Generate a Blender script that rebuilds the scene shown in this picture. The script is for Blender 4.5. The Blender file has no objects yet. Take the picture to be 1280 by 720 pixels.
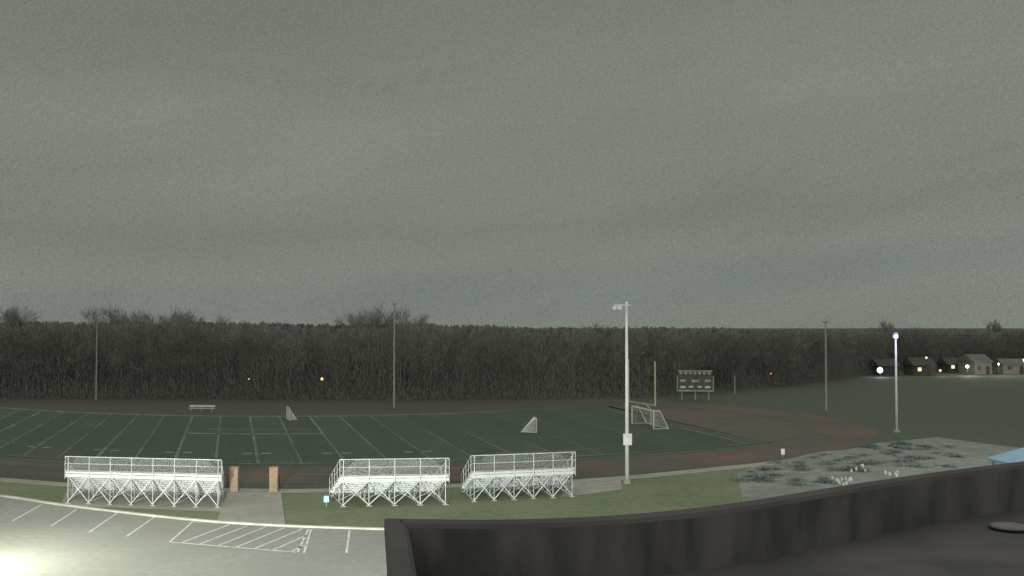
import bpy, math, random
from mathutils import Vector, Matrix
random.seed(7)
R = math.radians
sc = bpy.context.scene
col = sc.collection
H = 14.8; F = 1215.0; TH = math.atan(38/1215)

def lin(r, g, b, k=1.0):
    f = lambda c: ((c/255)/12.92 if c/255 <= .04045 else ((c/255+.055)/1.055)**2.4)*k
    return (f(r), f(g), f(b), 1)

def G(px, py, z=0.0):
    u = (px-640)/F; v = (360-py)/F
    d = Vector((u, math.cos(TH)-v*math.sin(TH), math.sin(TH)+v*math.cos(TH)))
    t = (z-H)/d.z
    return Vector((d.x*t, d.y*t, z))
def XD(px, D):
    return (px-640)/F*D

# ---------------------------------------------------------------- materials
def mat(name, c1, c2=None, scale=2.0, rough=.85, metal=0.0, bump=0.0, big=None, bigscale=.05, stretch=None, detail=6, bigstretch=None, bigamt=.6):
    m = bpy.data.materials.new(name); m.use_nodes = True
    n = m.node_tree.nodes; l = m.node_tree.links
    b = n['Principled BSDF']; b.inputs['Roughness'].default_value = rough; b.inputs['Metallic'].default_value = metal
    b.inputs['Specular IOR Level'].default_value = .25
    if c2 is None: c2 = tuple(x*.75 for x in c1[:3])+(1,)
    g = n.new('ShaderNodeNewGeometry')
    mp = n.new('ShaderNodeMapping'); l.new(g.outputs['Position'], mp.inputs['Vector'])
    if stretch: mp.inputs['Scale'].default_value = stretch
    nz = n.new('ShaderNodeTexNoise'); nz.inputs['Scale'].default_value = scale; nz.inputs['Detail'].default_value = detail
    nz.inputs['Roughness'].default_value = .65
    l.new(mp.outputs[0], nz.inputs['Vector'])
    rp = n.new('ShaderNodeValToRGB'); rp.color_ramp.elements[0].position = .32; rp.color_ramp.elements[1].position = .68
    rp.color_ramp.elements[0].color = c2; rp.color_ramp.elements[1].color = c1
    l.new(nz.outputs['Fac'], rp.inputs[0]); out = rp.outputs[0]
    if big:
        n2 = n.new('ShaderNodeTexNoise'); n2.inputs['Scale'].default_value = bigscale; n2.inputs['Detail'].default_value = 4
        if bigstretch:
            mb_ = n.new('ShaderNodeMapping'); mb_.inputs['Scale'].default_value = bigstretch
            l.new(g.outputs['Position'], mb_.inputs['Vector']); l.new(mb_.outputs[0], n2.inputs['Vector'])
        else: l.new(g.outputs['Position'], n2.inputs['Vector'])
        r2 = n.new('ShaderNodeValToRGB'); r2.color_ramp.elements[0].position = .4; r2.color_ramp.elements[1].position = .62
        l.new(n2.outputs['Fac'], r2.inputs[0])
        mx = n.new('ShaderNodeMixRGB'); mx.blend_type = 'MIX'
        l.new(out, mx.inputs[1]); mx.inputs[2].default_value = big
        sc2 = n.new('ShaderNodeMath'); sc2.operation = 'MULTIPLY'; sc2.inputs[1].default_value = bigamt
        l.new(r2.outputs[0], sc2.inputs[0]); l.new(sc2.outputs[0], mx.inputs[0]); out = mx.outputs[0]
    l.new(out, b.inputs['Base Color'])
    if bump:
        bp = n.new('ShaderNodeBump'); bp.inputs['Strength'].default_value = bump
        l.new(nz.outputs['Fac'], bp.inputs['Height']); l.new(bp.outputs[0], b.inputs['Normal'])
    return m
def emis(name, c, s):
    m = bpy.data.materials.new(name); m.use_nodes = True
    b = m.node_tree.nodes['Principled BSDF']
    b.inputs['Emission Color'].default_value = c; b.inputs['Emission Strength'].default_value = s
    b.inputs['Base Color'].default_value = c
    return m
M = {}
M['grass'] = mat('rough_grass', (.095,.115,.084,1), (.066,.08,.058,1), .6, big=(.08,.10,.07,1), bigscale=.03)
M['floor'] = mat('woodland_floor', (.09,.09,.075,1), (.066,.067,.056,1), .5, big=(.076,.086,.066,1), bigscale=.04)
M['verge'] = mat('lit_verge_grass', (.17,.212,.122,1), (.105,.133,.074,1), 1.3, big=(.195,.205,.145,1), bigscale=.12, bump=.4)  # same grass as the ground, lamplight put into its lighter colour
M['turf'] = mat('field_turf', (.074,.096,.071,1), (.052,.070,.052,1), .5, big=(.058,.077,.056,1), bigscale=.05, bigamt=.8)
M['turf2'] = mat('field_turf_light', (.083,.107,.080,1), (.060,.080,.060,1), .5, big=(.062,.083,.061,1), bigscale=.05, bigamt=.8)
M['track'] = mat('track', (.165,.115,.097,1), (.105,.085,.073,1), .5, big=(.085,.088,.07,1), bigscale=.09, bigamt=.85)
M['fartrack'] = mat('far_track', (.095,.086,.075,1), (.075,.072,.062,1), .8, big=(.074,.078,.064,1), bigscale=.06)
M['paint'] = mat('field_paint', (.24,.27,.23,1), (.09,.115,.09,1), .5, big=(.085,.11,.085,1), bigscale=.05, bigamt=.9)
M['lotpaint'] = mat('lot_paint', (.72,.74,.70,1), (.40,.42,.39,1), 1.5)
M['asphalt'] = mat('asphalt', (.32,.33,.30,1), (.23,.24,.22,1), 1.6, big=(.22,.23,.21,1), bigscale=.10, bump=.25, detail=9)
M['concrete'] = mat('concrete', (.37,.36,.32,1), (.26,.255,.23,1), 1.2, big=(.24,.235,.20,1), bigscale=.2)
M['kerb'] = mat('kerb_concrete', (.60,.60,.52,1), (.38,.38,.34,1), .7)
M['gravel'] = mat('gravel', (.30,.32,.285,1), (.15,.168,.148,1), .8, big=(.15,.178,.15,1), bigscale=.22, bump=.5, detail=9)
M['alu'] = mat('aluminium', (.74,.77,.78,1), (.52,.55,.57,1), .9, rough=.5, metal=.1)
M['pad'] = mat('bleacher_base', (.50,.50,.47,1), (.36,.36,.33,1), .9)
M['galv'] = mat('galvanised', (.56,.59,.61,1), (.38,.41,.43,1), 1.1, rough=.5, metal=.15)
M['polewhite'] = mat('pale_pole', (.72,.74,.74,1), (.54,.56,.56,1), .8, rough=.5)
M['polegrey'] = mat('grey_pole', (.33,.35,.33,1), (.25,.27,.25,1), 1.5)
M['yellow'] = mat('yellow_paint', (.42,.43,.30,1), (.34,.35,.25,1), 2)
M['net'] = mat('net_cord', (.62,.64,.60,1), (.5,.52,.5,1), 2)
M['brick'] = mat('pillar_brick', (.42,.31,.235,1), (.28,.205,.155,1), 3)
M['cap'] = mat('pillar_cap', (.36,.28,.22,1), (.27,.21,.165,1), 4)
M['black'] = mat('black_metal', (.07,.07,.07,1), (.05,.05,.05,1), 3, rough=.6)
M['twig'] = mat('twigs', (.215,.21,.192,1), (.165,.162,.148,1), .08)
M['tall'] = mat('hazy_tall_twigs', (.33,.335,.305,1), (.26,.265,.245,1), .4)  # paler than the other twigs, distance haze put into the colour
M['hill'] = mat('wooded_hill', (.135,.131,.12,1), (.10,.097,.09,1), .5, stretch=(1.3,.3,.35), big=(.11,.107,.10,1), bigscale=.05)
M['membrane'] = mat('roof_membrane', (.115,.107,.104,1), (.085,.08,.078,1), .8, big=(.07,.066,.065,1), bigscale=.9, rough=.9, bigamt=.8)
M['parapet'] = mat('parapet_wall', (.19,.178,.173,1), (.14,.131,.129,1), .9, stretch=(1.8,1,.5), big=(.07,.066,.068,1), bigscale=1.9, bigstretch=(1.3,.4,.4), bigamt=.75, rough=.9)
M['coping'] = mat('dark_coping', (.092,.086,.086,1), (.07,.065,.066,1), 1.5, rough=.9, big=(.11,.103,.10,1), bigscale=.8)
M['bwall'] = mat('building_brick', (.28,.2,.16,1), (.2,.14,.11,1), 4)
M['shrub'] = mat('shrub_leaf', (.17,.215,.205,1), (.08,.108,.108,1), 2)
M['rock'] = mat('pale_rock', (.60,.62,.58,1), (.42,.44,.42,1), 4)
M['white'] = mat('white_panel', (.75,.77,.74,1), (.65,.67,.64,1), 4)
M['blue'] = mat('blue_canopy', (.33,.50,.62,1), (.28,.43,.55,1), 1)
M['board'] = mat('score_panel', (.12,.13,.125,1), (.09,.095,.09,1), 1)
M['boardpale'] = mat('score_pale', (.46,.46,.39,1), (.32,.32,.27,1), 1)
M['siding'] = mat('pale_siding', (.28,.28,.25,1), (.20,.20,.18,1), .6)
M['dim'] = mat('dim_siding', (.11,.107,.098,1), (.08,.078,.07,1), .6)
M['roof'] = mat('shingles', (.085,.085,.08,1), (.065,.065,.06,1), 1)
M['palerf'] = mat('pale_shingles', (.17,.175,.16,1), (.11,.115,.105,1), .4)
M['glass'] = mat('dark_glass', (.10,.11,.11,1), (.08,.09,.09,1), 1, rough=.3)
M['warm'] = emis('warm_light', (1,.85,.62,1), .9)
M['amber'] = emis('amber_light', (1,.58,.24,1), 1.1)
M['white_l'] = emis('cool_white_light', (.85,.88,1,1), 2.5)
M['blue_l'] = emis('bluish_light', (.38,.38,1,1), 1.4)
M['red_l'] = emis('red_light', (1,.2,.17,1), .5)
M['signblue'] = mat('sign_blue', (.45,.72,.85,1), (.38,.62,.75,1), 3)

# ---------------------------------------------------------------- mesh builder
class MB:
    def __init__(s, sh=0.0): s.v = []; s.f = []; s.sh = sh
    def quad(s, *p):
        i = len(s.v); s.v += [tuple(q) for q in p]; s.f.append(tuple(range(i, i+len(p))))
    def box(s, x0, x1, y0, y1, z0, z1):
        i = len(s.v)
        s.v += [(x0,y0,z0),(x1,y0,z0),(x1,y1,z0),(x0,y1,z0),(x0,y0,z1),(x1,y0,z1),(x1,y1,z1),(x0,y1,z1)]
        s.f += [(i,i+3,i+2,i+1),(i+4,i+5,i+6,i+7),(i,i+1,i+5,i+4),(i+1,i+2,i+6,i+5),(i+2,i+3,i+7,i+6),(i+3,i,i+4,i+7)]
    def tube(s, p, q, r1, r2=None, n=6, caps=True):
        if r2 is None: r2 = r1
        p = Vector(p); q = Vector(q); d = q-p
        if d.length < 1e-6: return
        d.normalize(); a = d.orthogonal().normalized(); b = d.cross(a)
        i = len(s.v)
        for c, r in ((p, r1), (q, r2)):
            for k in range(n):
                t = 2*math.pi*k/n; s.v.append(tuple(c+(a*math.cos(t)+b*math.sin(t))*r))
        for k in range(n):
            k2 = (k+1) % n; s.f.append((i+k, i+k2, i+n+k2, i+n+k))
        if caps:
            s.f.append(tuple(range(i+n-1, i-1, -1))); s.f.append(tuple(range(i+n, i+2*n)))
    def lathe(s, prof, n=16, cx=0, cy=0):
        i = len(s.v)
        for r, z in prof:
            for k in range(n):
                t = 2*math.pi*k/n; s.v.append((cx+r*math.cos(t), cy+r*math.sin(t), z))
        for j in range(len(prof)-1):
            for k in range(n):
                k2 = (k+1) % n; a = i+j*n
                s.f.append((a+k, a+k2, a+n+k2, a+n+k))
        s.f.append(tuple(range(i+n-1, i-1, -1))); s.f.append(tuple(range(i+(len(prof)-1)*n, i+len(prof)*n)))
    def strip(s, pts, w, z):
        L = []; Rr = []
        for k, p in enumerate(pts):
            a = Vector(pts[max(0, k-1)][:2]); b = Vector(pts[min(len(pts)-1, k+1)][:2])
            d = (b-a).normalized(); nrm = Vector((-d.y, d.x))*w/2; c = Vector(p[:2])
            L.append((c.x+nrm.x, c.y+nrm.y, z)); Rr.append((c.x-nrm.x, c.y-nrm.y, z))
        i = len(s.v); n = len(pts); s.v += L+Rr
        for k in range(n-1): s.f.append((i+k, i+n+k, i+n+k+1, i+k+1))
    def build(s, name, m, parent=None, smooth=False):
        me = bpy.data.meshes.new(name)
        v = [(x+s.sh*y, y, z) for x, y, z in s.v] if s.sh else s.v
        me.from_pydata(v, [], s.f); me.update()
        me.materials.append(m)
        if smooth:
            for p in me.polygons: p.use_smooth = True
        o = bpy.data.objects.new(name, me); col.objects.link(o)
        if parent: o.parent = parent
        return o
def tag(o, label=None, cat=None, group=None, kind=None):
    if label: o['label'] = label
    if cat: o['category'] = cat
    if group: o['group'] = group
    if kind: o['kind'] = kind
    return o
def empty(name, loc, rz=0, label=None, cat=None, group=None):
    o = bpy.data.objects.new(name, None); col.objects.link(o); o.location = loc; o.rotation_euler = (0, 0, rz)
    o.empty_display_size = .3
    return tag(o, label, cat, group)
def struct(mb, name, m):
    return tag(mb.build(name, m), kind='structure')
import mathutils.geometry as mg
def poly(pts, z, name, m):
    P = [Vector((p[0], p[1], 0)) for p in pts]
    tri = mg.tessellate_polygon([P])
    mb = MB(); mb.v = [(p.x, p.y, z) for p in P]
    for t in tri:
        a, b, c = (P[k] for k in t)
        if (b-a).cross(c-a).z < 0: t = (t[0], t[2], t[1])
        mb.f.append(tuple(t))
    return struct(mb, name, m)
def smoothpath(pts, n=6):
    P = [Vector(p[:2]) for p in pts]; P = [P[0]*2-P[1]]+P+[P[-1]*2-P[-2]]
    out = []
    for i in range(1, len(P)-2):
        for k in range(n):
            t = k/n; a, b, c, d = P[i-1:i+3]
            out.append(.5*((2*b)+(c-a)*t+(2*a-5*b+4*c-d)*t*t+(3*b-a-3*c+d)*t**3))
    out.append(P[-2]); return out

# ---------------------------------------------------------------- ground
g = MB(); g.box(-1500, 1500, -400, 1450, -1, 0); struct(g, 'ground', M['grass'])

d1 = Vector((-.2768, .9609))
def fp(t, s):
    bx = -25.9+.975*t
    Y = lambda x: 99.7+.0062*(x+23)**2
    if t <= 56: by = Y(bx)
    else:
        x1 = -25.9+.975*56; by = Y(x1)+.30*(bx-x1)
    return Vector((bx, by))+d1*s
def front(px):
    a = [(-400,190),(0,183),(500,179),(800,184),(900,198),(1000,218),(1060,240),(1120,272),(1300,290),(1700,300)]
    for (x0,y0),(x1,y1) in zip(a, a[1:]):
        if x0 <= px <= x1: return y0+(y1-y0)*(px-x0)/(x1-x0)
    return 200
YD = .9144
mb = MB()
ts = [-56.3]+[k*5*YD for k in range(-12, 13)]+[56.3]
for t in ts: p = fp(t, -1.2); q = fp(t, 50); mb.v += [(p.x, p.y, .02), (q.x, q.y, .02)]
for k in range(len(ts)-1): mb.f.append((2*k, 2*k+2, 2*k+3, 2*k+1))
tf = struct(mb, 'playing_field', M['turf']); tf.data.materials.append(M['turf2'])
for k, pg in enumerate(tf.data.polygons): pg.material_index = k % 2
def oval(r, off=0):
    pts = []; T = 45; c = 24.4
    for k in range(30): pts.append(fp(-T+2*T*k/30, c-r))
    for k in range(24): a = -math.pi/2+math.pi*k/24; pts.append(fp(T+r*math.cos(a), c+r*math.sin(a)))
    for k in range(30): pts.append(fp(T-2*T*k/30, c+r))
    for k in range(24): a = math.pi/2+math.pi*k/24; pts.append(fp(-T+r*math.cos(a), c+r*math.sin(a)))
    return pts
A = oval(28.2); B = oval(37); n = len(A)
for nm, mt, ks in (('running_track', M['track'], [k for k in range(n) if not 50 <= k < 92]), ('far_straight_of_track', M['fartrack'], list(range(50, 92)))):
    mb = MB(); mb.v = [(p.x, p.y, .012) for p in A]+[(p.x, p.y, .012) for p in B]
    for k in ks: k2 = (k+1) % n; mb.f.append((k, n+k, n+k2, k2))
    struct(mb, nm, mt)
farE = [fp(-60+4*k, 61.8) for k in range(28)]
backE = [Vector((XD(px, front(px)+20), front(px)+20)) for px in range(980, -420, -40)]
poly(farE+backE, .006, 'woodland_floor', M['floor'])
pts = [fp(45+27.9*math.cos(a), 24.4+27.9*math.sin(a)) for a in [(-.36+.72*k/20)*math.pi for k in range(21)]]
base0 = [fp(57.5, 24.4+27.9*math.sin(-.36*math.pi)), fp(57.5, 24.4+27.9*math.sin(.36*math.pi))]
poly([base0[0]]+pts+[base0[1]], .009, 'end_zone_surround', mat('worn_ground', (.155,.112,.095,1), (.105,.09,.077,1), .35, big=(.085,.10,.074,1), bigscale=.07))
mb = MB()
def fline(t0, s0, t1, s1, w=.22):
    k = max(2, int(max(abs(t1-t0), abs(s1-s0))/3)+1)
    mb.strip([fp(t0+(t1-t0)*j/k, s0+(s1-s0)*j/k) for j in range(k+1)], w, .032)
for k in range(-10, 11):
    fline(k*5*YD, 0, k*5*YD, 48.8, (.34 if k % 2 == 0 else .24)*(1 if k < 4 else .5))
fline(-54.9, -.4, 55.2, -.4, .4)
fline(54.9, 0, 54.9, 48.8, .25); fline(-54.9, 0, -54.9, 48.8, .4)
for k in range(-50, 51):
    for s in (16.3, 32.5, 1.0, 47.8):
        if k % 5: fline(k*YD, s-.35, k*YD, s+.35, .14)
fline(31, 10, 49, 10, .2); fline(31, 38, 49, 38, .14)
fline(-49, 10, -31, 10, .25); fline(-49, 38, -31, 38, .25)
fline(26, 4.5, 40, 4.5, .4); fline(-48, 7, -38, 7, .5)
struct(mb, 'field_markings', M['paint'])
mb = MB(); fline(-9, 26.2, 9, 26.2, .7); fline(-6, 31.5, 8, 31.5, .35)
for t in (-27, -18, -9, 0, 9, 18): fline(t-1.6, 7.5, t-.5, 7.5, .7); fline(t+.5, 7.5, t+1.6, 7.5, .7)
fline(-54.9, 49.4, 40, 49.4, .55)
struct(mb, 'centre_markings', mat('worn_white_paint', (.30,.34,.28,1), (.11,.14,.11,1), .5))

# ---------------------------------------------------------------- lot, kerb, verge, paths
kerb_px = [(-420,575),(-200,597),(0,621),(60,630),(130,639),(200,647),(270,653.5),(355,658.5),(420,661),(500,663),(620,662),(760,655),(900,640),(1100,608)]
K = smoothpath([G(*p) for p in kerb_px], 5)
path_px = [(-300,585),(-100,594),(0,600),(80,606),(180,610),(280,613),(355,614),(430,613),(500,610),(580,607),(650,605),(720,602),(800,596),(880,588),(930,583),(975,578)]
W = smoothpath([G(*p) for p in path_px], 5)
poly(K+list(reversed(W)), .012, 'grass_verge', M['verge'])
lot = K+[Vector((60, 20)), Vector((60, 5)), Vector((-120, 5)), Vector((-120, 60))]
poly(lot, .02, 'parking_lot', M['asphalt'])
mb = MB(); mb.strip(W, 1.9, .03); struct(mb, 'far_walkway', M['concrete'])
poly([G(285,613.5),G(351,613.5),G(357,657.5),G(271,652.8)], .045, 'entrance_walkway', M['concrete'])
poly([G(84,611),G(280,614),G(278,640),G(76,632)], .022, 'bleacher_pad', M['concrete'])
poly([G(715,604),G(776,600),G(778,612),G(700,622)], .022, 'side_pad', M['concrete'])
mb = MB(); n = len(K); vs = []
for k, p in enumerate(K):
    a = K[max(0, k-1)]; b = K[min(n-1, k+1)]; d = (b-a).normalized(); nn = Vector((-d.y, d.x))
    o_ = p-nn*.05; i_ = p+nn*.25
    vs.append([(o_.x, o_.y, .0), (o_.x, o_.y, .14), (i_.x, i_.y, .14), (i_.x, i_.y, 0)])
for v4 in vs: mb.v += v4
for k in range(n-1):
    for j in range(3): mb.f.append((4*k+j, 4*k+j+1, 4*k+4+j+1, 4*k+4+j))
struct(mb, 'kerb', M['kerb'])
mb = MB()
def pl(a, b, w=.15): mb.strip([G(*a), (G(*a)+G(*b))/2, G(*b)], w, .032)
for a, b in (((111,666),(146,642)), ((158,671),(193,647)), ((212,678),(241,652.5)), ((433,692),(437,663)), ((64,658),(96,637)), ((15,652),(52,631)),
             ((372,691),(386,661)), ((380,692),(389,662))): pl(a, b)
pl((241,653),(386,661.5), .14); pl((212,678),(372,691), .18)
for k in range(7):
    f0 = k/7; x0 = 212+160*f0+14; y0 = 678+13*(x0-212)/160
    x1 = min(x0+62, 383); tt = (x1-x0)/62
    pl((x0, y0), (x1, y0-(y0-(653+8.5*(x1-241)/145))*tt), .17)
struct(mb, 'stall_markings', M['lotpaint'])

# ---------------------------------------------------------------- gravel bed
gp = [(921,592),(935,586),(950,583),(970,576),(985,574),(1020,566),(1060,562),(1095,554),(1120,552),(1172,546.5),(1240,556),(1330,566),(1500,590),(1400,680),(940,680),(925,612)]
poly([G(*p) for p in gp], .028, 'gravel_bed', M['gravel'])

# ---------------------------------------------------------------- bleachers
def bleacher(pL, pR, label, rows=8, zt0=2.2, ztop=3.68, sh=0.0):
    pL = Vector(pL[:2]); pR = Vector(pR[:2]); L = (pR-pL).length; mid = (pL+pR)/2; rz = math.atan2(pR.y-pL.y, pR.x-pL.x)
    root = empty('bleacher', (mid.x, mid.y, .03), rz, label, 'bleachers', 'metal bleachers with their backs to the parking lot')
    D = .61*rows; h = L/2; stp = (zt0-.5)/(rows-1)
    for j in range(rows):
        z = zt0-stp*j; y = .1+.61*j
        b = MB(sh); b.box(-h, h, y, y+.26, z-.045, z); b.box(-h, h, y, y+.025, z-.16, z-.045); b.build('seat_plank', M['alu'], root)
        if j == rows-1: continue
        b = MB(sh); b.box(-h, h, y+.28, y+.52, z-.42, z-.38)
        if j == 0: b.box(-h, h, y-.06, y-.03, z-.45, z-.2)
        b.build('foot_board', M['alu'], root)
    nb = max(3, round(L/1.9)); xs = [-h+.25+(L-.5)*k/nb for k in range(nb+1)]
    zs = lambda y: zt0-.46-(stp/.61)*(y-.1)
    for x in xs:
        b = MB(sh); r = .04
        b.box(x-r, x+r, 0, D, 0, .08)
        b.tube((x, .1, zs(.1)), (x, D-.1, max(.12, zs(D-.1))), .055, n=4)
        for y in (.06, 1.9, 3.3): b.tube((x, y, .08), (x, y, zs(y)), .04, n=4)
        b.tube((x, .08, zs(0)-.1), (x, 1.9, .1), .035, n=4); b.tube((x, 1.9, zs(1.9)-.1), (x, 3.3, .1), .035, n=4)
        for j in range(rows):
            y = .1+.61*j+.13; z = zt0-stp*j
            b.box(x-.03, x+.03, y-.03, y+.03, max(.1, zs(y)-.02), z-.05)
        b.build('frame', M['galv'], root)
        for ya, yb in ((-.12,.22), (D-.4,D-.05)):
            b = MB(sh); b.box(x-.2, x+.2, ya, yb, -.02, .03); b.build('base_plate', M['pad'], root)
    for k in range(nb):
        x0 = xs[k]; x1 = xs[k+1]; zz = zs(0)+.1
        b = MB(sh); b.tube((x0, -.02, .1), (x1, -.02, zz), .038, n=4); b.tube((x1, -.06, .1), (x0, -.06, zz), .038, n=4); b.build('cross_brace', M['alu'], root)
        b = MB(sh); b.tube((x0, 1.9, .12), (x1, 1.9, zs(1.9)), .032, n=4)
        if k % 3: b.tube((x1, 1.94, .12), (x0, 1.94, zs(1.9)), .032, n=4)
        b.build('cross_brace', M['galv'], root)
        if k % 2:
            b = MB(sh); b.tube((x0, .05, .12), (x1, 3.3, .5), .028, n=4); b.build('cross_brace', M['galv'], root)
    b = MB(sh); zl = zt0+.1
    for x in xs: b.tube((x, -.02, zt0-.7), (x, -.02, ztop), .028, n=6)
    for z in (ztop, (ztop+zl)/2, zl): b.tube((-h, -.02, z), (h, -.02, z), .032 if z == ztop else .018, n=6)
    b.build('rear_rail', M['alu'], root)
    b = MB(sh); x = -h; st = .085; hh = ztop-zl
    while x < h:
        for dx in (hh, -hh):
            xa = x; xb = x+dx; za = zl; zb = ztop
            if xb > h: zb = za+(h-xa); xb = h
            if xb < -h: zb = za+(xa+h); xb = -h
            w = .0055
            b.quad((xa-w, -.02, za), (xa+w, -.02, za), (xb+w, -.02, zb), (xb-w, -.02, zb))
        x += st
    b.build('chain_link_panel', M['galv'], root)
    for sx in (-1, 1):
        b = MB(sh); X = sx*(h+.03)
        b.tube((X, 0, ztop), (X, D-.3, 1.55), .025, n=6); b.tube((X, 0, (ztop+zl)/2), (X, D-.3, 1.0), .015, n=6); b.tube((X, 0, zl), (X, D-.3, .5), .02, n=6)
        for q in range(5):
            y = (D-.3)*q/4; b.tube((X, y, zt0-.6-(zt0-.75)*q/4), (X, y, ztop+(1.55-ztop)*q/4), .02, n=6)
        b.build('side_rail', M['alu'], root)
    return root
bleacher(G(81,629), G(276,635), 'widest aluminium bleacher, on the left, standing on a pale concrete pad', 8, 2.5, 3.7, -.42)
bleacher(G(425,633.5), G(561,631), 'middle aluminium bleacher, between the brick pillars and the right-hand bleacher', 8, 2.3, 3.66, -.26)
bleacher(G(589,627.5), G(719,621), 'right-hand aluminium bleacher, nearest the tall white light pole', 8, 2.3, 3.68, .04)

# ---------------------------------------------------------------- brick pillars + low fence
def pillar(px, label):
    p = G(px, 614.5)
    r = empty('brick_pillar', (p.x, p.y, .0), .05, label, 'pillar', 'brick pillars at the field entrance')
    b = MB(); b.box(-.34, .34, -.34, .34, .2, 2.02); b.build('shaft', M['brick'], r)
    b = MB(); b.box(-.36, .36, -.36, .36, 0, .2); b.build('base', M['cap'], r)
    b = MB(); b.box(-.37, .37, -.37, .37, 2.02, 2.10)
    i = len(b.v); b.v += [(-.34,-.34,2.10),(.34,-.34,2.10),(.34,.34,2.10),(-.34,.34,2.10),(0,0,2.15)]
    b.f += [(i,i+1,i+4),(i+1,i+2,i+4),(i+2,i+3,i+4),(i+3,i,i+4)]
    b.build('cap', M['cap'], r)
pillar(293, 'left brick pillar beside the end of the widest bleacher'); pillar(342.5, 'right brick pillar with open grass to its right')
def fence(ptspx, label):
    P = smoothpath([G(*p) for p in ptspx], 4)
    r = empty('low_fence', (P[0].x, P[0].y, 0), 0, label, 'fence', 'low black fences along the running track')
    o = P[0]; Q = [p-o for p in P]
    for z in (1.15, .12):
        b = MB()
        for k in range(len(Q)-1): b.tube((*Q[k], z), (*Q[k+1], z), .03, n=4)
        b.build('rail', M['black'], r)
    b = MB(); 
    for k in range(len(Q)-1):
        a, c = Q[k], Q[k+1]; Ln = (c-a).length; m = int(Ln/.16)
        for j in range(m):
            u = a+(c-a)*(j/m)
            b.tube((*u, .14), (*u, 1.13), .008, n=3, caps=False)
    b.build('mesh_panel', M['black'], r)
    d = 0; nxt = 0
    for k in range(len(Q)-1):
        a, c = Q[k], Q[k+1]; Ln = (c-a).length
        while nxt < d+Ln:
            u = a+(c-a)*((nxt-d)/Ln); b = MB(); b.tube((*u, 0), (*u, 1.2), .035, n=6); b.build('post', M['black'], r); nxt += 3.2
        d += Ln
fence([(-60,594),(80,601.5),(180,606),(286,609.5)], 'low black fence left of the brick pillars, running behind the widest bleacher')
fence([(349,610),(430,609),(500,606.5),(580,603.5),(650,601),(712,598.5)], 'low black fence right of the brick pillars, running behind two bleachers')

# ---------------------------------------------------------------- poles
p = G(784, 604.5)
r = empty('light_pole', (p.x, p.y, 0), 0, 'tallest white light pole, standing on grass right of the bleachers with a box partway up', 'light pole')
b = MB(); b.tube((0,0,.3), (0,0,16.2), .18, .11, 14); b.build('pole', M['polewhite'], r, True)
b = MB(); b.tube((0,0,0), (0,0,.35), .34, .32, 14); b.build('footing', M['concrete'], r)
b = MB(); b.box(-.38,.38,-.5,-.18,3.5,4.5); b.build('control_box', M['polewhite'], r)
b = MB(); b.tube((-1.1,0,16.0),(.35,0,16.0),.05,n=6); b.box(-.1,.1,-.1,.1,15.9,16.3); b.build('cross_arm', M['polewhite'], r)
for x in (-1.05, -.62):
    b = MB(); b.lathe([(.12,15.98),(.24,15.85),(.28,15.6),(.22,15.56)], 12, x, -.1); b.build('lamp_head', M['galv'], r)

def thin_pole(px, yb, yt, label, m='polegrey', rr=.11):
    p = G(px, yb); s = F/p.y; h = (yb-yt)/s
    r = empty('light_pole', (p.x, p.y, 0), 0, label, 'light pole')
    b = MB(); b.tube((0,0,0), (0,0,h-.1), rr, rr*.6, 8); b.build('pole', M[m], r)
    b = MB(); b.tube((-.3,0,h-.3), (.3,0,h-.3), .05, n=5); b.build('cross_arm', M[m], r)
    for x in (-.28, .28):
        b = MB(); b.box(x-.12,x+.12,-.3,.1,h-.25,h+.0); b.build('lamp_head', M[m], r)
thin_pole(492.5, 510, 379, 'thin grey pole against the woods, in front of the tall pale trees', rr=.17)
thin_pole(120, 500, 399, 'faint thin pole at the far left edge of the woods', rr=.16)
thin_pole(1033, 513, 402, 'thin grey pole on dark grass right of the scoreboard', rr=.19)
p = G(1121, 540); h = (540-420)/(F/p.y)
r = empty('street_lamp', (p.x, p.y, 0), 0, 'lit street lamp with a bluish light at the top of a white pole', 'street lamp')
b = MB(); b.tube((0,0,.2), (0,0,h), .17, .12, 10); b.build('pole', M['polewhite'], r, True)
b = MB(); b.tube((0,0,0), (0,0,.25), .5, .45, 12); b.build('footing', M['concrete'], r)
b = MB(); b.lathe([(.10,h+.4),(.28,h+.35),(.34,h+.15),(.25,h+.1)], 12); b.build('hood', M['galv'], r)
b = MB(); b.lathe([(.08,h-.42),(.30,h-.34),(.36,h-.05),(.28,h+.09)], 12); b.build('lamp', M['blue_l'], r)
ld = bpy.data.lights.new('street_lamp_light', 'POINT'); ld.energy = 240; ld.color = (.6,.65,1); ld.shadow_soft_size = .3
lo = bpy.data.objects.new('street_lamp_light', ld); col.objects.link(lo); lo.location = (0, -1.6, h-.8); lo.parent = r

p = G(918.5, 492); r = empty('marker_post', (p.x, p.y, 0), 0, 'short pale post on dark grass right of the scoreboard', 'post')
b = MB(); b.tube((0,0,0), (0,0,3.3), .17, .15, 8); b.build('shaft', M['polegrey'], r)
b = MB(); b.tube((0,0,3.3), (0,0,3.42), .2, .17, 8); b.build('cap', M['polegrey'], r)

# goalpost
r = empty('goalpost', (17.9, 134.75, 0), math.atan2(6.5, -2.8), 'pale yellow football goalpost right of the tallest white light pole', 'goalpost')
b = MB(); b.tube((0,-1.5,0),(0,-1.5,2.2),.1,n=8); b.tube((0,-1.5,2.2),(0,-.6,3.0),.1,n=8); b.tube((0,-.6,3.0),(0,0,3.05),.09,n=8); b.build('gooseneck_post', M['yellow'], r)
b = MB(); b.tube((-3.55,0,3.05),(3.55,0,3.05),.08,n=8); b.build('crossbar', M['yellow'], r)
for x in (-3.55,3.55):
    b = MB(); b.tube((x,0,3.05),(x,0,9.0),.12,.10,8); b.build('upright', M['yellow'], r)
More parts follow.
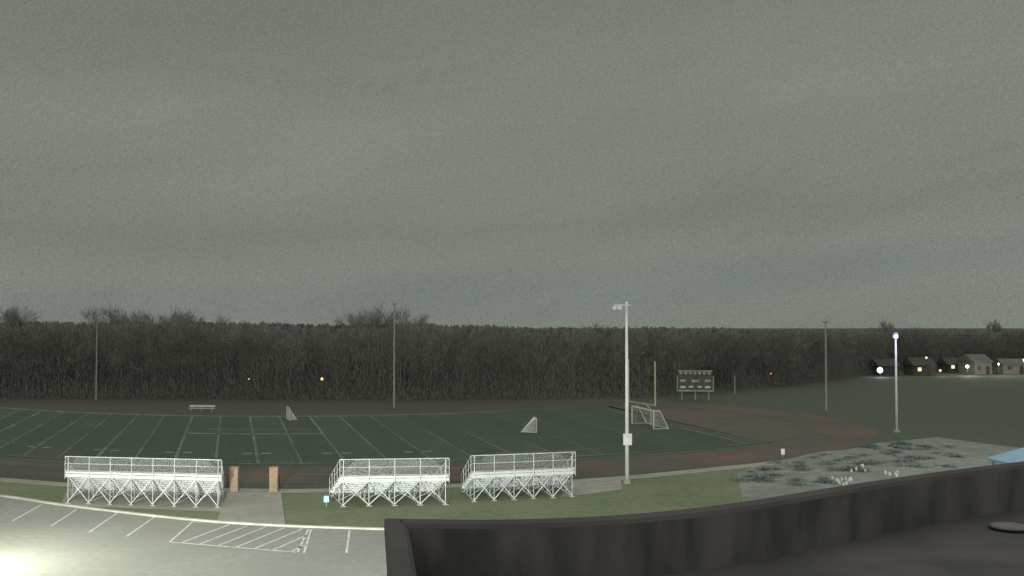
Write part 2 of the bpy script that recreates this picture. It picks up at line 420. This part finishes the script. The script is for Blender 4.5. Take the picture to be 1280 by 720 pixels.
# soccer goal
r = empty('soccer_goal', (18.9, 130.2, 0), math.atan2(d1.y, d1.x), 'white soccer goal with net below the yellow goalpost', 'soccer goal')
b = MB(); w = 7.3; e = .085
for x in (0, w): b.tube((x,0,0),(x,0,2.44),e,n=8)
b.tube((0,0,2.44),(w,0,2.44),e,n=8); b.build('goal_frame', M['net'], r)
for x in (0, w):
    b = MB(); b.tube((x,0,2.44),(x,-.9,2.44),.06,n=6); b.tube((x,-.9,2.44),(x,-2.2,0),.06,n=6); b.tube((x,0,.03),(x,-2.2,.03),.05,n=6); b.build('side_stay', M['net'], r)
b = MB(); b.tube((0,-2.2,.03),(w,-2.2,.03),.05,n=6); b.build('rear_stay', M['net'], r)
b = MB(); wv = .006
for k in range(30):
    x = w*k/29; b.tube((x,-.9,2.44),(x,-2.2,.05),wv,n=3,caps=False); b.tube((x,0,2.44),(x,-.9,2.44),wv,n=3,caps=False)
for k in range(12):
    f_ = k/11; b.tube((0,-.9-1.3*f_,2.44-2.4*f_),(w,-.9-1.3*f_,2.44-2.4*f_),wv,n=3,caps=False)
for x in (0, w):
    for k in range(9):
        z = 2.4*k/9+.05; yb = -2.2+1.3*z/2.44; b.tube((x,0,z),(x,yb,z),wv,n=3,caps=False)
        y = -.9*k/9; b.tube((x,y,0),(x,y,2.44),wv,n=3,caps=False)
b.build('net', M['net'], r)
# lacrosse goals
def lax(px, py, rz, label, dep=2.1):
    p = G(px, py); r = empty('lacrosse_goal', (p.x, p.y, .02), rz, label, 'lacrosse goal', 'small white goals on the field')
    b = MB(); q = .93
    b.tube((-q,0,0),(-q,0,1.86),.05,n=6); b.tube((q,0,0),(q,0,1.86),.05,n=6); b.tube((-q,0,1.86),(q,0,1.86),.05,n=6)
    b.tube((-q,0,.03),(0,dep,.03),.04,n=6); b.tube((q,0,.03),(0,dep,.03),.04,n=6); b.build('goal_frame', M['net'], r)
    b = MB(); ap = Vector((0,dep,.05))
    edge = [Vector((-q,0,1.86*k/22)) for k in range(23)]+[Vector((-q+2*q*k/22,0,1.86)) for k in range(23)]+[Vector((q,0,1.86*k/22)) for k in range(23)]
    for e_ in edge: b.tube(e_, ap, .016, n=3, caps=False)
    for m_ in range(1, 16):
        f_ = m_/16
        for a, c in ((Vector((-q,0,0)),Vector((-q,0,1.86))),(Vector((-q,0,1.86)),Vector((q,0,1.86))),(Vector((q,0,1.86)),Vector((q,0,0)))):
            b.tube(a.lerp(ap,f_), c.lerp(ap,f_), .014, n=3, caps=False)
    b.build('net', M['net'], r)
lax(360, 525, R(-66), 'small white netted goal on the left, near the field centre line', 1.3)
lax(669, 540, R(100), 'small white netted goal on the right half of the field', 1.9)
# bench
p = G(252, 514); r = empty('team_bench', (p.x, p.y, .01), -.1, 'long pale team bench beyond the far sideline', 'bench')
b = MB(); b.box(-2.1,2.1,-.2,.2,.43,.5); b.build('seat', M['alu'], r)
b = MB(); b.box(-2.1,2.1,.26,.30,.68,.92); b.build('backrest', M['alu'], r)
for x in (-1.7,0,1.7):
    b = MB(); b.tube((x,-.18,0),(x,-.1,.43),.03,n=5); b.tube((x,.22,0),(x,.27,.7),.03,n=5); b.tube((x,-.18,.02),(x,.25,.02),.03,n=5); b.build('leg', M['galv'], r)

# scoreboard
Ds = 176; xs_ = XD(868.5, Ds)
r = empty('scoreboard', (xs_, Ds, 0), -.12, 'dark scoreboard with pale header and number panels standing beyond the end zone', 'scoreboard')
for x in (-2.4, 0, 2.4):
    b = MB(); b.box(x-.12,x+.12,.2,.44,0,5.2); b.build('post', M['polegrey'], r)
b = MB(); b.box(-3.2,3.2,0,.2,1.7,4.4); b.build('panel', M['board'], r)
b = MB(); b.box(-3.0,3.0,-.03,.17,4.45,5.35); b.build('header', M['board'], r)
b = MB(); b.box(-3.05,3.05,-.06,-.035,5.22,5.42); b.build('header_trim', M['boardpale'], r)
for q in range(7):
    b = MB(); b.box(-2.75+q*.83,-2.3+q*.83,-.06,-.035,4.72,5.1); b.build('header_mark', M['boardpale'], r)
b = MB()
b.box(-3.27,-3.13,-.04,-.005,1.66,4.4); b.box(-3.13,3.13,-.04,-.005,1.62,1.86); b.box(3.13,3.27,-.04,-.005,1.66,4.4); b.build('panel_trim', M['boardpale'], r)
for (x, z, w, hh) in ((-2.2,3.55,1.0,.4),(2.2,3.55,1.0,.4),(0,3.5,1.3,.45),(-2.2,2.4,1.0,.4),(-.75,2.45,.8,.35),(.75,2.45,.8,.35),(2.2,2.4,1.0,.4)):
    b = MB(); b.box(x-w/2,x+w/2,-.05,-.005,z-hh/2,z+hh/2); b.build('number_panel', M['boardpale'] if z > 3 else M['net'], r)
p = Vector((XD(838, 174), 174, 0)); r = empty('barrier_rail', p, -.1, 'low dark barrier rail left of the scoreboard posts', 'rail')
for z in (.5,1.3,2.1):
    b = MB(); b.tube((-1,0,z),(1,0,z),.04,n=5); b.build('rail', M['dim'], r)
for x in (-1,1):
    b = MB(); b.tube((x,0,0),(x,0,2.2),.05,n=5); b.build('post', M['dim'], r)

# small signs
p = G(408, 633.5); r = empty('small_sign', (p.x, p.y, .01), 0, 'small pale blue sign on a short post in the grass beside the middle bleacher', 'sign')
b = MB(); b.tube((0,0,0),(0,0,.7),.03,n=6); b.build('post', M['galv'], r)
b = MB(); b.box(-.2,.2,-.06,-.03,.35,.85); b.build('sign_panel', M['signblue'], r)
p = G(978.5, 571); r = empty('small_sign', (p.x, p.y, .01), 0, 'small white sign on a post beside the end of the far walkway', 'sign')
b = MB(); b.tube((0,0,0),(0,0,.8),.04,n=6); b.build('post', M['galv'], r)
b = MB(); b.box(-.2,.2,-.08,-.04,.25,.85); b.build('sign_panel', M['white'], r)

# ---------------------------------------------------------------- blue canopy
r = empty('blue_canopy', (52.2, 84, 0), R(8), 'light blue pitched canopy rising behind the roof edge at the far right', 'canopy')
b = MB()
b.v = [(-9,-5,2.3),(9,-5,2.3),(9,5,2.3),(-9,5,2.3),(-4,0,5.0),(4,0,5.0)]; b.f = [(0,1,5,4),(1,2,5),(2,3,4,5),(3,0,4)]
b.build('canopy_roof', M['blue'], r)
b = MB(); b.box(-9,9,-5.05,-4.95,2.1,2.29); b.box(-9,9,4.95,5.05,2.1,2.29); b.box(-9.05,-8.95,-4.9,4.9,2.1,2.29); b.box(8.95,9.05,-4.9,4.9,2.1,2.29); b.build('fascia', M['blue'], r)
for x in (-8.6,8.6):
    for y in (-4.6,4.6):
        b = MB(); b.tube((x,y,0),(x,y,2.3),.09,n=8); b.build('leg', M['galv'], r)

# ---------------------------------------------------------------- shrubs and rocks in the bed
def shrub_mesh(seed):
    rn = random.Random(seed); b = MB()
    for _ in range(9):
        a = rn.uniform(0, 6.28); q = rn.uniform(.2,.7); b.tube((0,0,0), (q*math.cos(a), q*math.sin(a), rn.uniform(.3,.6)), .02, .006, 3)
    for _ in range(170):
        a = rn.uniform(0,6.28); q = 1.1*math.sqrt(rn.random()); lump = .8+.3*math.sin(3*a+seed); x = q*math.cos(a)*lump; y = q*math.sin(a)*lump
        z = rn.uniform(.03,.6)*(1-.5*q*q)
        s = rn.uniform(.04,.10); t = rn.uniform(0,6.28)
        v = Vector((math.cos(t), math.sin(t), rn.uniform(-.5,.5)))*s; w_ = Vector((-math.sin(t), math.cos(t), rn.uniform(-.8,.8)))*s*.7
        c = Vector((x,y,z)); b.quad(c-v, c+w_, c+v, c-w_)
    return b
rn = random.Random(3)
spots = []
for (x0,x1,y0,y1,n_) in ((926,972,586,604,12),(1005,1090,568,590,20),(1090,1200,558,584,26),(970,1015,578,592,6),(1060,1150,554,566,12),(975,1040,596,612,5)):
    for _ in range(n_): spots.append((rn.uniform(x0,x1), rn.uniform(y0,y1)))
protos = [shrub_mesh(k).build('shrub', M['shrub']) for k in range(3)]
for k, (x, y) in enumerate(spots):
    o = protos[k] if k < 3 else protos[k % 3].copy()
    if k >= 3: col.objects.link(o)
    o.location = (*G(x, y)[:2], .02); s = rn.uniform(.5, 1.2); o.scale = (s*1.3, s, s*rn.uniform(.45,.75)); o.rotation_euler = (0,0,rn.uniform(0,6))
    tag(o, 'low dark bluish shrub growing in the pale gravel bed', 'shrub', 'low dark shrubs in the gravel bed')
def rock_mesh(seed):
    rn2 = random.Random(seed); b = MB(); b.lathe([(.30,0),(.36,.12),(.28,.28),(.1,.36)], 8)
    b.v = [(x*(1+rn2.uniform(-.2,.2)), y*(1+rn2.uniform(-.2,.2)), z*(1+rn2.uniform(-.15,.15))) for x,y,z in b.v]
    return b
rk = [rock_mesh(k).build('rock', M['rock']) for k in range(2)]
pts = [(rn.uniform(1038,1066), rn.uniform(600,608)) for _ in range(12)]+[(rn.uniform(1062,1084), rn.uniform(583,591)) for _ in range(7)]+[(rn.uniform(1104,1126), rn.uniform(590,597)) for _ in range(7)]
for k, (x, y) in enumerate(pts):
    o = rk[k] if k < 2 else rk[k % 2].copy()
    if k >= 2: col.objects.link(o)
    s = rn.uniform(.25,.48); o.location = (*G(x, y)[:2], .02); o.scale = (s,s,s*2.4); o.rotation_euler = (0,0,rn.uniform(0,6))
    tag(o, 'small white rock among the shrubs of the gravel bed', 'rock', 'small white rocks in the gravel bed')

# ---------------------------------------------------------------- woods
def tree_geo(seed, h=13.0, spread=1.0, twigs=520, depth=3, tw_w=.03, bole=.62, r0=.011):
    rn = random.Random(seed); tr = MB(); tw = MB(); ends = []
    def branch(p, d, L, r, lv):
        q = p+d*L*.5; d2_ = (d+Vector((rn.uniform(-.15,.15), rn.uniform(-.15,.15), .08))).normalized(); e = q+d2_*L*.5
        m_ = tr if lv <= 1 else tw
        m_.tube(p, q, r, r*.8, 4 if lv < 2 else 3, False); m_.tube(q, e, r*.8, r*.5, 4 if lv < 2 else 3, False)
        if lv >= depth: ends.append((e, d2_)); ends.append((q, d2_)); return
        for k in range(4 if lv else 7):
            f_ = rn.uniform(.35,1.0) if lv else rn.uniform(.2,1)
            s = p.lerp(e, f_); a = rn.uniform(0, 6.28); tilt = rn.uniform(.35,.85)*spread
            nd = (d2_*math.cos(tilt)+Vector((math.cos(a), math.sin(a), .15))*math.sin(tilt)).normalized()
            branch(s, nd, L*rn.uniform(.42,.62), r*.42, lv+1)
    branch(Vector((0,0,0)), Vector((rn.uniform(-.07,.07),0,1)).normalized(), h*bole, h*r0, 0)
    for k in range(twigs):
        e, d = rn.choice(ends); a = e+Vector((rn.gauss(0,.35), rn.gauss(0,.35), rn.gauss(0,.35)))
        v = (d+Vector((rn.uniform(-.9,.9), rn.uniform(-.9,.9), rn.uniform(-.2,.9)))).normalized()*rn.uniform(.4,1.2)*h/13
        w_ = v.orthogonal().normalized()*tw_w*h/13; tw.quad(a-w_, a+w_, a+v)
    zmax = max(z for x,y,z in tw.v); s = h/zmax
    for m_ in (tr, tw): m_.v = [(x*s, y*s, z*s) for x,y,z in m_.v]
    return tr, tw
tmpl = [tree_geo(100+k, 13, 1.0, 600, 3, .04, .62, .006) for k in range(6)]
def top_px(px):
    a = [(-400,399),(0,400),(300,402),(550,405),(700,409),(1000,411),(1280,411),(1700,412)]
    y = 412
    for (x0,y0),(x1,y1) in zip(a, a[1:]):
        if x0 <= px <= x1: y = y0+(y1-y0)*(px-x0)/(x1-x0)
    return y+.8*math.sin(px*.021)+.8*math.sin(px*.067+1)
wood = MB(); rn = random.Random(11)
for k in range(440):
    px = rn.uniform(-260,1590) if k % 2 else -260+1850*k/440; D = front(px)+rn.uniform(0,14)
    X = XD(px, D); hz = H-(top_px(px)+rn.uniform(-4,5)-398)*D/F
    s = hz/13; a = rn.uniform(0,6.28); ca, sa = math.cos(a), math.sin(a); sx = s*rn.uniform(.8,1.3)
    for g_ in rn.choice(tmpl):
        i = len(wood.v)
        wood.v += [(X+(x*ca-y*sa)*sx, D+(x*sa+y*ca)*sx, z*s) for x,y,z in g_.v]
        wood.f += [tuple(j+i for j in f_) for f_ in g_.f]
for k in range(95000):
    px = rn.uniform(-260,1590); D = front(px)+rn.uniform(-3,8)+rn.gauss(0,1.5); X = XD(px, D); z = rn.uniform(0,12.3)*rn.random()
    c = Vector((X, D, z)); a = rn.uniform(0,6.28); v = Vector((math.cos(a)*.3, math.sin(a)*.3, rn.uniform(.5,1.3)))*rn.uniform(.3,.9); w_ = Vector((math.cos(a+.8), math.sin(a+.8), 0))*.045
    wood.quad(c-w_, c+w_, c+v)
tag(wood.build('woods', M['twig']), 'dark bare woodland stretching across the whole view behind the field', 'woods', kind='stuff')
# wooded rise right behind the front trees
mb = MB(); xs2 = [-500+2*k for k in range(1201)]; rr_ = random.Random(5)
rows_ = [(9,0),(10,.25),(11,.5),(12,.7),(13.5,.84),(15,.93),(18,.985),(24,1.0),(40,1.02),(90,1.0),(240,.5),(500,.05)]
for px in xs2:
    pf = max(-400,min(1700,px)); zt_ = H-(top_px(px)+3.0-398)*(front(pf)+20)/F
    for (dd, zf) in rows_:
        D = front(pf)+dd+rr_.uniform(-.4,.4)
        mb.v.append((XD(px, D), D, -.2+zf*(zt_+(rr_.uniform(-.7,.45) if zf > .9 else 0))))
nr = len(rows_)
for k in range(len(xs2)-1):
    for j in range(nr-1): a = k*nr+j; mb.f.append((a, a+nr, a+nr+1, a+1))
struct(mb, 'hills', M['hill'])
# tall trees standing above the rest
tall = [tree_geo(200+k, 18, 1.0, 2600, 3, .03, .52) for k in range(3)]
tl = [(4,369,1.1,'pale bare tree at the far left edge rising above the woods'),(28,371,.9,'second pale bare tree from the left rising above the woods'),
      (145,377,1.3,'broad low-crowned bare tree above the woods near the faint left pole'),(175,375,1.2,'bare tree just right of the faint left pole, above the woods'),
      (220,378,1.15,'left bare tree of the close pair above the woods over the team bench'),(250,381,1.15,'right bare tree of the close pair above the woods over the team bench'),
      (447,379,1.0,'leftmost of the three tall bare trees around the thin grey pole'),(472,373,1.2,'middle one of the three tall bare trees around the thin grey pole'),
      (500,378,1.0,'rightmost of the three tall bare trees around the thin grey pole'),(605,398,.9,'small bare treetop above the woods over the middle of the field'),
      (748,396,1.1,'bare treetop just left of the tallest white light pole'),(885,403,1.0,'bare treetop over the scoreboard'),
      (1115,396,.7,'bare treetop above the lit street lamp'),(1245,394,.7,'bare treetop at the far right above the houses'),(322,394,.8,'small bare treetop above the woods right of the bench')]
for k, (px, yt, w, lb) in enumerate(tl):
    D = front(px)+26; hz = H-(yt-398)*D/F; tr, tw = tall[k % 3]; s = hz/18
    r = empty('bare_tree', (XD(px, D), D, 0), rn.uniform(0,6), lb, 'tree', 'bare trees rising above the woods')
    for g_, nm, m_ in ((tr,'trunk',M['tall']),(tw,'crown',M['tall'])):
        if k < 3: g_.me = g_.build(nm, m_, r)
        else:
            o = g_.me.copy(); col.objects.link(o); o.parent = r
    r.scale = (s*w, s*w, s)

# ---------------------------------------------------------------- far houses
def house(px, D, w, h, rh, label, lit=(), wallm='siding', rz=0, rf='roof'):
    r = empty('house', (XD(px, D), D, 0), rz, label, 'house')
    b = MB(); b.box(-w/2,w/2,-3.5,3.5,0,h); b.build('wall', M[wallm], r)
    b = MB(); e = .4
    b.v = [(-w/2-e,-3.9,h-.15),(w/2+e,-3.9,h-.15),(w/2+e,0,h+rh),(-w/2-e,0,h+rh),(w/2+e,3.9,h-.15),(-w/2-e,3.9,h-.15)]
    b.f = [(0,1,2,3),(3,2,4,5),(0,3,5),(1,4,2)]; b.build('roof', M[rf], r)
    nw = max(2, int(w/2.6))
    for k in range(nw):
        x = -w/2+w*(k+.5)/nw
        if k == nw//2:
            b = MB(); b.box(x-.5,x+.5,-3.56,-3.51,0,2.1); b.build('door', M['roof'], r); continue
        b = MB(); b.box(x-.45,x+.45,-3.56,-3.51,1.2,2.1); b.build('window', M['warm'] if k in lit else M['glass'], r)
house(1148, 255, 5.5, 2.8, 1.8, 'house with a warm lit window left of the pale houses at the far right', (0,), 'dim')
house(1217, 262, 5.2, 3.4, 1.8, 'pale gabled house, second from the right in the far row', (), 'siding', R(12), 'palerf')
house(1262, 262, 6, 2.7, 1.3, 'pale low house at the right end of the far row', (), 'siding', R(-8), 'palerf')
house(1188, 268, 4.5, 2.4, 1.6, 'dark small house between the two lit houses at the far right', (0,), 'dim')
house(1104, 256, 5, 2.6, 1.6, 'small house beside the brightest white lamp at the far right', (), 'dim')

def lamp_post(px, py, D, mm, label, rr=.35, e=0, colr=(1,1,1)):
    z = H-(py-398)*D/F
    r = empty('yard_lamp', (XD(px, D), D, 0), 0, label, 'lamp', 'small distant lamps')
    b = MB(); b.tube((0,0,0),(0,0,z-rr*.7),.05,n=6); b.build('post', M['black'], r)
    b = MB(); b.lathe([(rr*.2,z-rr),(rr*.8,z-rr*.6),(rr,z),(rr*.8,z+rr*.6),(rr*.2,z+rr)], 10); b.build('lamp', M[mm], r)
    if e:
        l_ = bpy.data.lights.new('yard_lamp_light','POINT'); l_.energy = e; l_.color = colr; l_.shadow_soft_size = .4
        o = bpy.data.objects.new('yard_lamp_light', l_); col.objects.link(o); o.location = (0,-1,z); o.parent = r
lamp_post(1099, 462.5, 246, 'white_l', 'brightest white lamp in front of the far small house', .75, 350, (.9,.9,1))
lamp_post(1174, 463, 250, 'warm', 'small warm lamp between the far houses', .3, 120, (1,.8,.6))
lamp_post(1208, 458, 252, 'white_l', 'white lamp in front of the pale gabled house', .45, 800, (1,.95,.8))
lamp_post(1247, 455, 252, 'warm', 'small warm lamp before the low pale house', .25, 500, (1,.9,.75))
lamp_post(1157, 447, 252, 'warm', 'pale lamp above the house with the warm window', .3)
lamp_post(963, 467, 206, 'red_l', 'small red light at the edge of the woods right of the scoreboard', .22)
lamp_post(403, 473.5, 172, 'amber', 'warm yellow light before the woods, brighter of the left two', .26)
lamp_post(312, 473.5, 172, 'amber', 'faint warm light before the woods above the field centre', .12)
lamp_post(1279, 450, 252, 'warm', 'small warm lamp at the far right edge', .35, 500, (1,.9,.75))

# ---------------------------------------------------------------- building with parapet
zt = 12.8; zd = 12.2
opx = [(484,648),(540,649),(620,649.5),(700,647.5),(770,644),(850,637),(930,627),(1010,614),(1100,600),(1190,587.5),(1280,576.5),(1400,563),(1600,546)]
C = smoothpath([G(x,y,zt) for x,y in opx], 3)
C2 = C+[Vector((C[-1].x+2, -25)), Vector((-.1, -25)), Vector((-.35, 0)), Vector(G(490,720,zt)[:2])]
def inset(P, d):
    out = []; n_ = len(P)
    for k in range(n_):
        a, b_, c = P[k-1], P[k], P[(k+1)%n_]
        e1 = (b_-a).normalized(); e2 = (c-b_).normalized(); n1 = Vector((e1.y,-e1.x)); n2 = Vector((e2.y,-e2.x)); m_ = (n1+n2)
        m_ = m_/max(.3, m_.dot(n1)); out.append(b_+m_*d)
    return out
root = empty('school_building', (0, 0, 0), 0, 'dark flat roof with a curving parapet in the foreground', 'building')
O1 = inset(C2, -.03); I1 = inset(C2, .20); W1 = C2
def ring(Pa, za, Pb, zb, b):
    i = len(b.v); n_ = len(Pa); b.v += [(p.x,p.y,za) for p in Pa]+[(p.x,p.y,zb) for p in Pb]
    for k in range(n_): k2 = (k+1)%n_; b.f.append((i+k,i+n_+k,i+n_+k2,i+k2))
b = MB(); ring(O1, zt-.10, O1, zt-.015, b); ring(O1, zt-.015, inset(C2,0), zt, b); ring(inset(C2,0), zt, inset(C2,.16), zt-.01, b); ring(inset(C2,.16), zt-.01, I1, zt-.05, b); b.build('coping', M['coping'], root)
b = MB(); ring(inset(C2,.20), zt-.05, inset(C2,.21), zd, b); b.build('parapet', M['parapet'], root)
b = MB(); ring(W1, 0, W1, zt-.09, b); b.build('wall', M['bwall'], root)
I3 = inset(C2,.212); b = MB(); b.v = [(4, 1, zd+.002)]+[(p.x,p.y,zd+.002) for p in I3]; ni = len(I3)
for k in range(ni): b.f.append((0, 1+(k+1) % ni, 1+k))
b.build('roof_deck', M['membrane'], root)
p = G(1262, 656, zd+.06)
r = empty('roof_vent', (p.x, p.y, zd), 0, 'round pale vent cap lying low on the dark roof at the lower right', 'roof vent')
b = MB(); b.lathe([(.20,0),(.20,.05)], 16); b.build('collar', M['coping'], r)
b = MB(); b.lathe([(.22,.03),(.24,.035),(.20,.055),(.06,.075)], 24); b.build('vent_cap', mat('vent_metal', (.21,.20,.18,1), (.15,.143,.13,1), 6), r, True)

# ---------------------------------------------------------------- off-frame parking lot lamps that light the place
def lot_lamp(loc, h, aim, power, label, colr=(.97,1,.88), ang=150, blend=.6, soft=.4):
    r = empty('parking_lamp', (loc[0], loc[1], 0), 0, label, 'street lamp', 'parking lot lamps')
    b = MB(); b.tube((0,0,0),(0,0,h),.12,.08,10); b.build('pole', M['polegrey'], r)
    b = MB(); b.box(-.35,.35,-.2,.5,h,h+.15); b.build('lamp_head', M['galv'], r)
    l_ = bpy.data.lights.new('parking_lamp_light','SPOT'); l_.energy = power; l_.color = colr; l_.spot_size = R(ang); l_.spot_blend = blend; l_.shadow_soft_size = soft
    o = bpy.data.objects.new('parking_lamp_light', l_); col.objects.link(o); o.parent = r; o.location = (0, .2, h-.15)
    d = Vector(aim)-Vector((loc[0], loc[1]+.2, h-.15)); o.rotation_euler = d.to_track_quat('-Z','Y').to_euler()
lot_lamp((-33.0, 56.5), 7.5, (-31, 61, 0), 14000, 'parking lot lamp over the bright corner of asphalt at the left', ang=155, colr=(1,1,.84))
lot_lamp((-15, 23), 8.6, (-16, 58, 0), 175000, 'parking lot lamp in front of the left bleachers', ang=95, blend=.9)
lot_lamp((55, 74), 9.5, (40, 92, 0), 26000, 'parking lot lamp beside the gravel bed', colr=(1,1,.92), ang=150)

sd = bpy.data.lights.new('fill_sun', 'SUN'); sd.energy = .10; sd.angle = R(40); sd.color = (1,1,.95)  # weak fill sun added behind the camera to give things shape
so = bpy.data.objects.new('fill_sun', sd); col.objects.link(so); so.rotation_euler = (R(60), 0, R(-15))

# ---------------------------------------------------------------- world
w = bpy.data.worlds.new('World'); sc.world = w; w.use_nodes = True
n = w.node_tree.nodes; l = w.node_tree.links; bg = n['Background']
tc = n.new('ShaderNodeTexCoord'); sx = n.new('ShaderNodeSeparateXYZ'); l.new(tc.outputs['Generated'], sx.inputs[0])
def wnoise(scale3, rot, sc_, det, rough=.5):
    a = n.new('ShaderNodeMapping'); a.inputs['Rotation'].default_value = (0, R(rot), 0); l.new(tc.outputs['Generated'], a.inputs[0])
    b_ = n.new('ShaderNodeMapping'); b_.inputs['Scale'].default_value = scale3; l.new(a.outputs[0], b_.inputs[0])
    z_ = n.new('ShaderNodeTexNoise'); z_.inputs['Scale'].default_value = sc_; z_.inputs['Detail'].default_value = det; z_.inputs['Roughness'].default_value = rough
    l.new(b_.outputs[0], z_.inputs['Vector']); return z_.outputs['Fac']
f1 = wnoise((1.0,1.0,4.0), 8, 1.6, 4, .45)
m1 = n.new('ShaderNodeMath'); m1.operation = 'SUBTRACT'; m1.inputs[1].default_value = .5; l.new(f1, m1.inputs[0])
m2 = n.new('ShaderNodeMath'); m2.operation = 'MULTIPLY_ADD'; m2.inputs[1].default_value = .14; l.new(m1.outputs[0], m2.inputs[0])
mz = n.new('ShaderNodeMath'); mz.operation = 'MULTIPLY_ADD'; mz.inputs[1].default_value = -.05; l.new(sx.outputs['X'], mz.inputs[0]); l.new(sx.outputs['Z'], mz.inputs[2])
l.new(mz.outputs[0], m2.inputs[2])
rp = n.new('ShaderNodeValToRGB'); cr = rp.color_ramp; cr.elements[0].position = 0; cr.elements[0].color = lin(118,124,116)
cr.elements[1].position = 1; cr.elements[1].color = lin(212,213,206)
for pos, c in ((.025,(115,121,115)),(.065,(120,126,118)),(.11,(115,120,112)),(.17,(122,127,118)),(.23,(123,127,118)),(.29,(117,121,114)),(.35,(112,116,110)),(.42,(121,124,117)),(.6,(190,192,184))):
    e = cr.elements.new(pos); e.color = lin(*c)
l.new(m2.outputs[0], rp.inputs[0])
def mrange(src, lo_, hi_, a=.25, b_=.75):
    q = n.new('ShaderNodeMapRange'); q.inputs['From Min'].default_value = a; q.inputs['From Max'].default_value = b_; q.inputs['To Min'].default_value = lo_; q.inputs['To Max'].default_value = hi_
    l.new(src, q.inputs['Value']); return q.outputs[0]
f2 = mrange(wnoise((1.6,1.6,8), 12, 1.8, 5, .5), .92, 1.08)
gn = n.new('ShaderNodeTexNoise'); gn.inputs['Scale'].default_value = 560; gn.inputs['Detail'].default_value = 1; l.new(tc.outputs['Generated'], gn.inputs['Vector'])
f3 = mrange(gn.outputs['Fac'], .87, 1.13)
mm_ = n.new('ShaderNodeMath'); mm_.operation = 'MULTIPLY'; l.new(f2, mm_.inputs[0]); l.new(f3, mm_.inputs[1])
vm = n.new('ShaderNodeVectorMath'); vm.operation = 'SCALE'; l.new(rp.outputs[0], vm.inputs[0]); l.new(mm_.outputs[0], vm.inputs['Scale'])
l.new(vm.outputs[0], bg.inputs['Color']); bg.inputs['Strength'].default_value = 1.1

# ---------------------------------------------------------------- camera
cd = bpy.data.cameras.new('camera'); cd.sensor_width = 36; cd.lens = 36*F/1280; cd.clip_end = 6000; cd.clip_start = .1
co = bpy.data.objects.new('camera', cd); col.objects.link(co); co.location = (0,0,H); co.rotation_euler = (R(90)+TH, 0, 0)
sc.camera = co
sc.view_settings.view_transform = 'Standard'; sc.view_settings.look = 'None'; sc.view_settings.exposure = 0
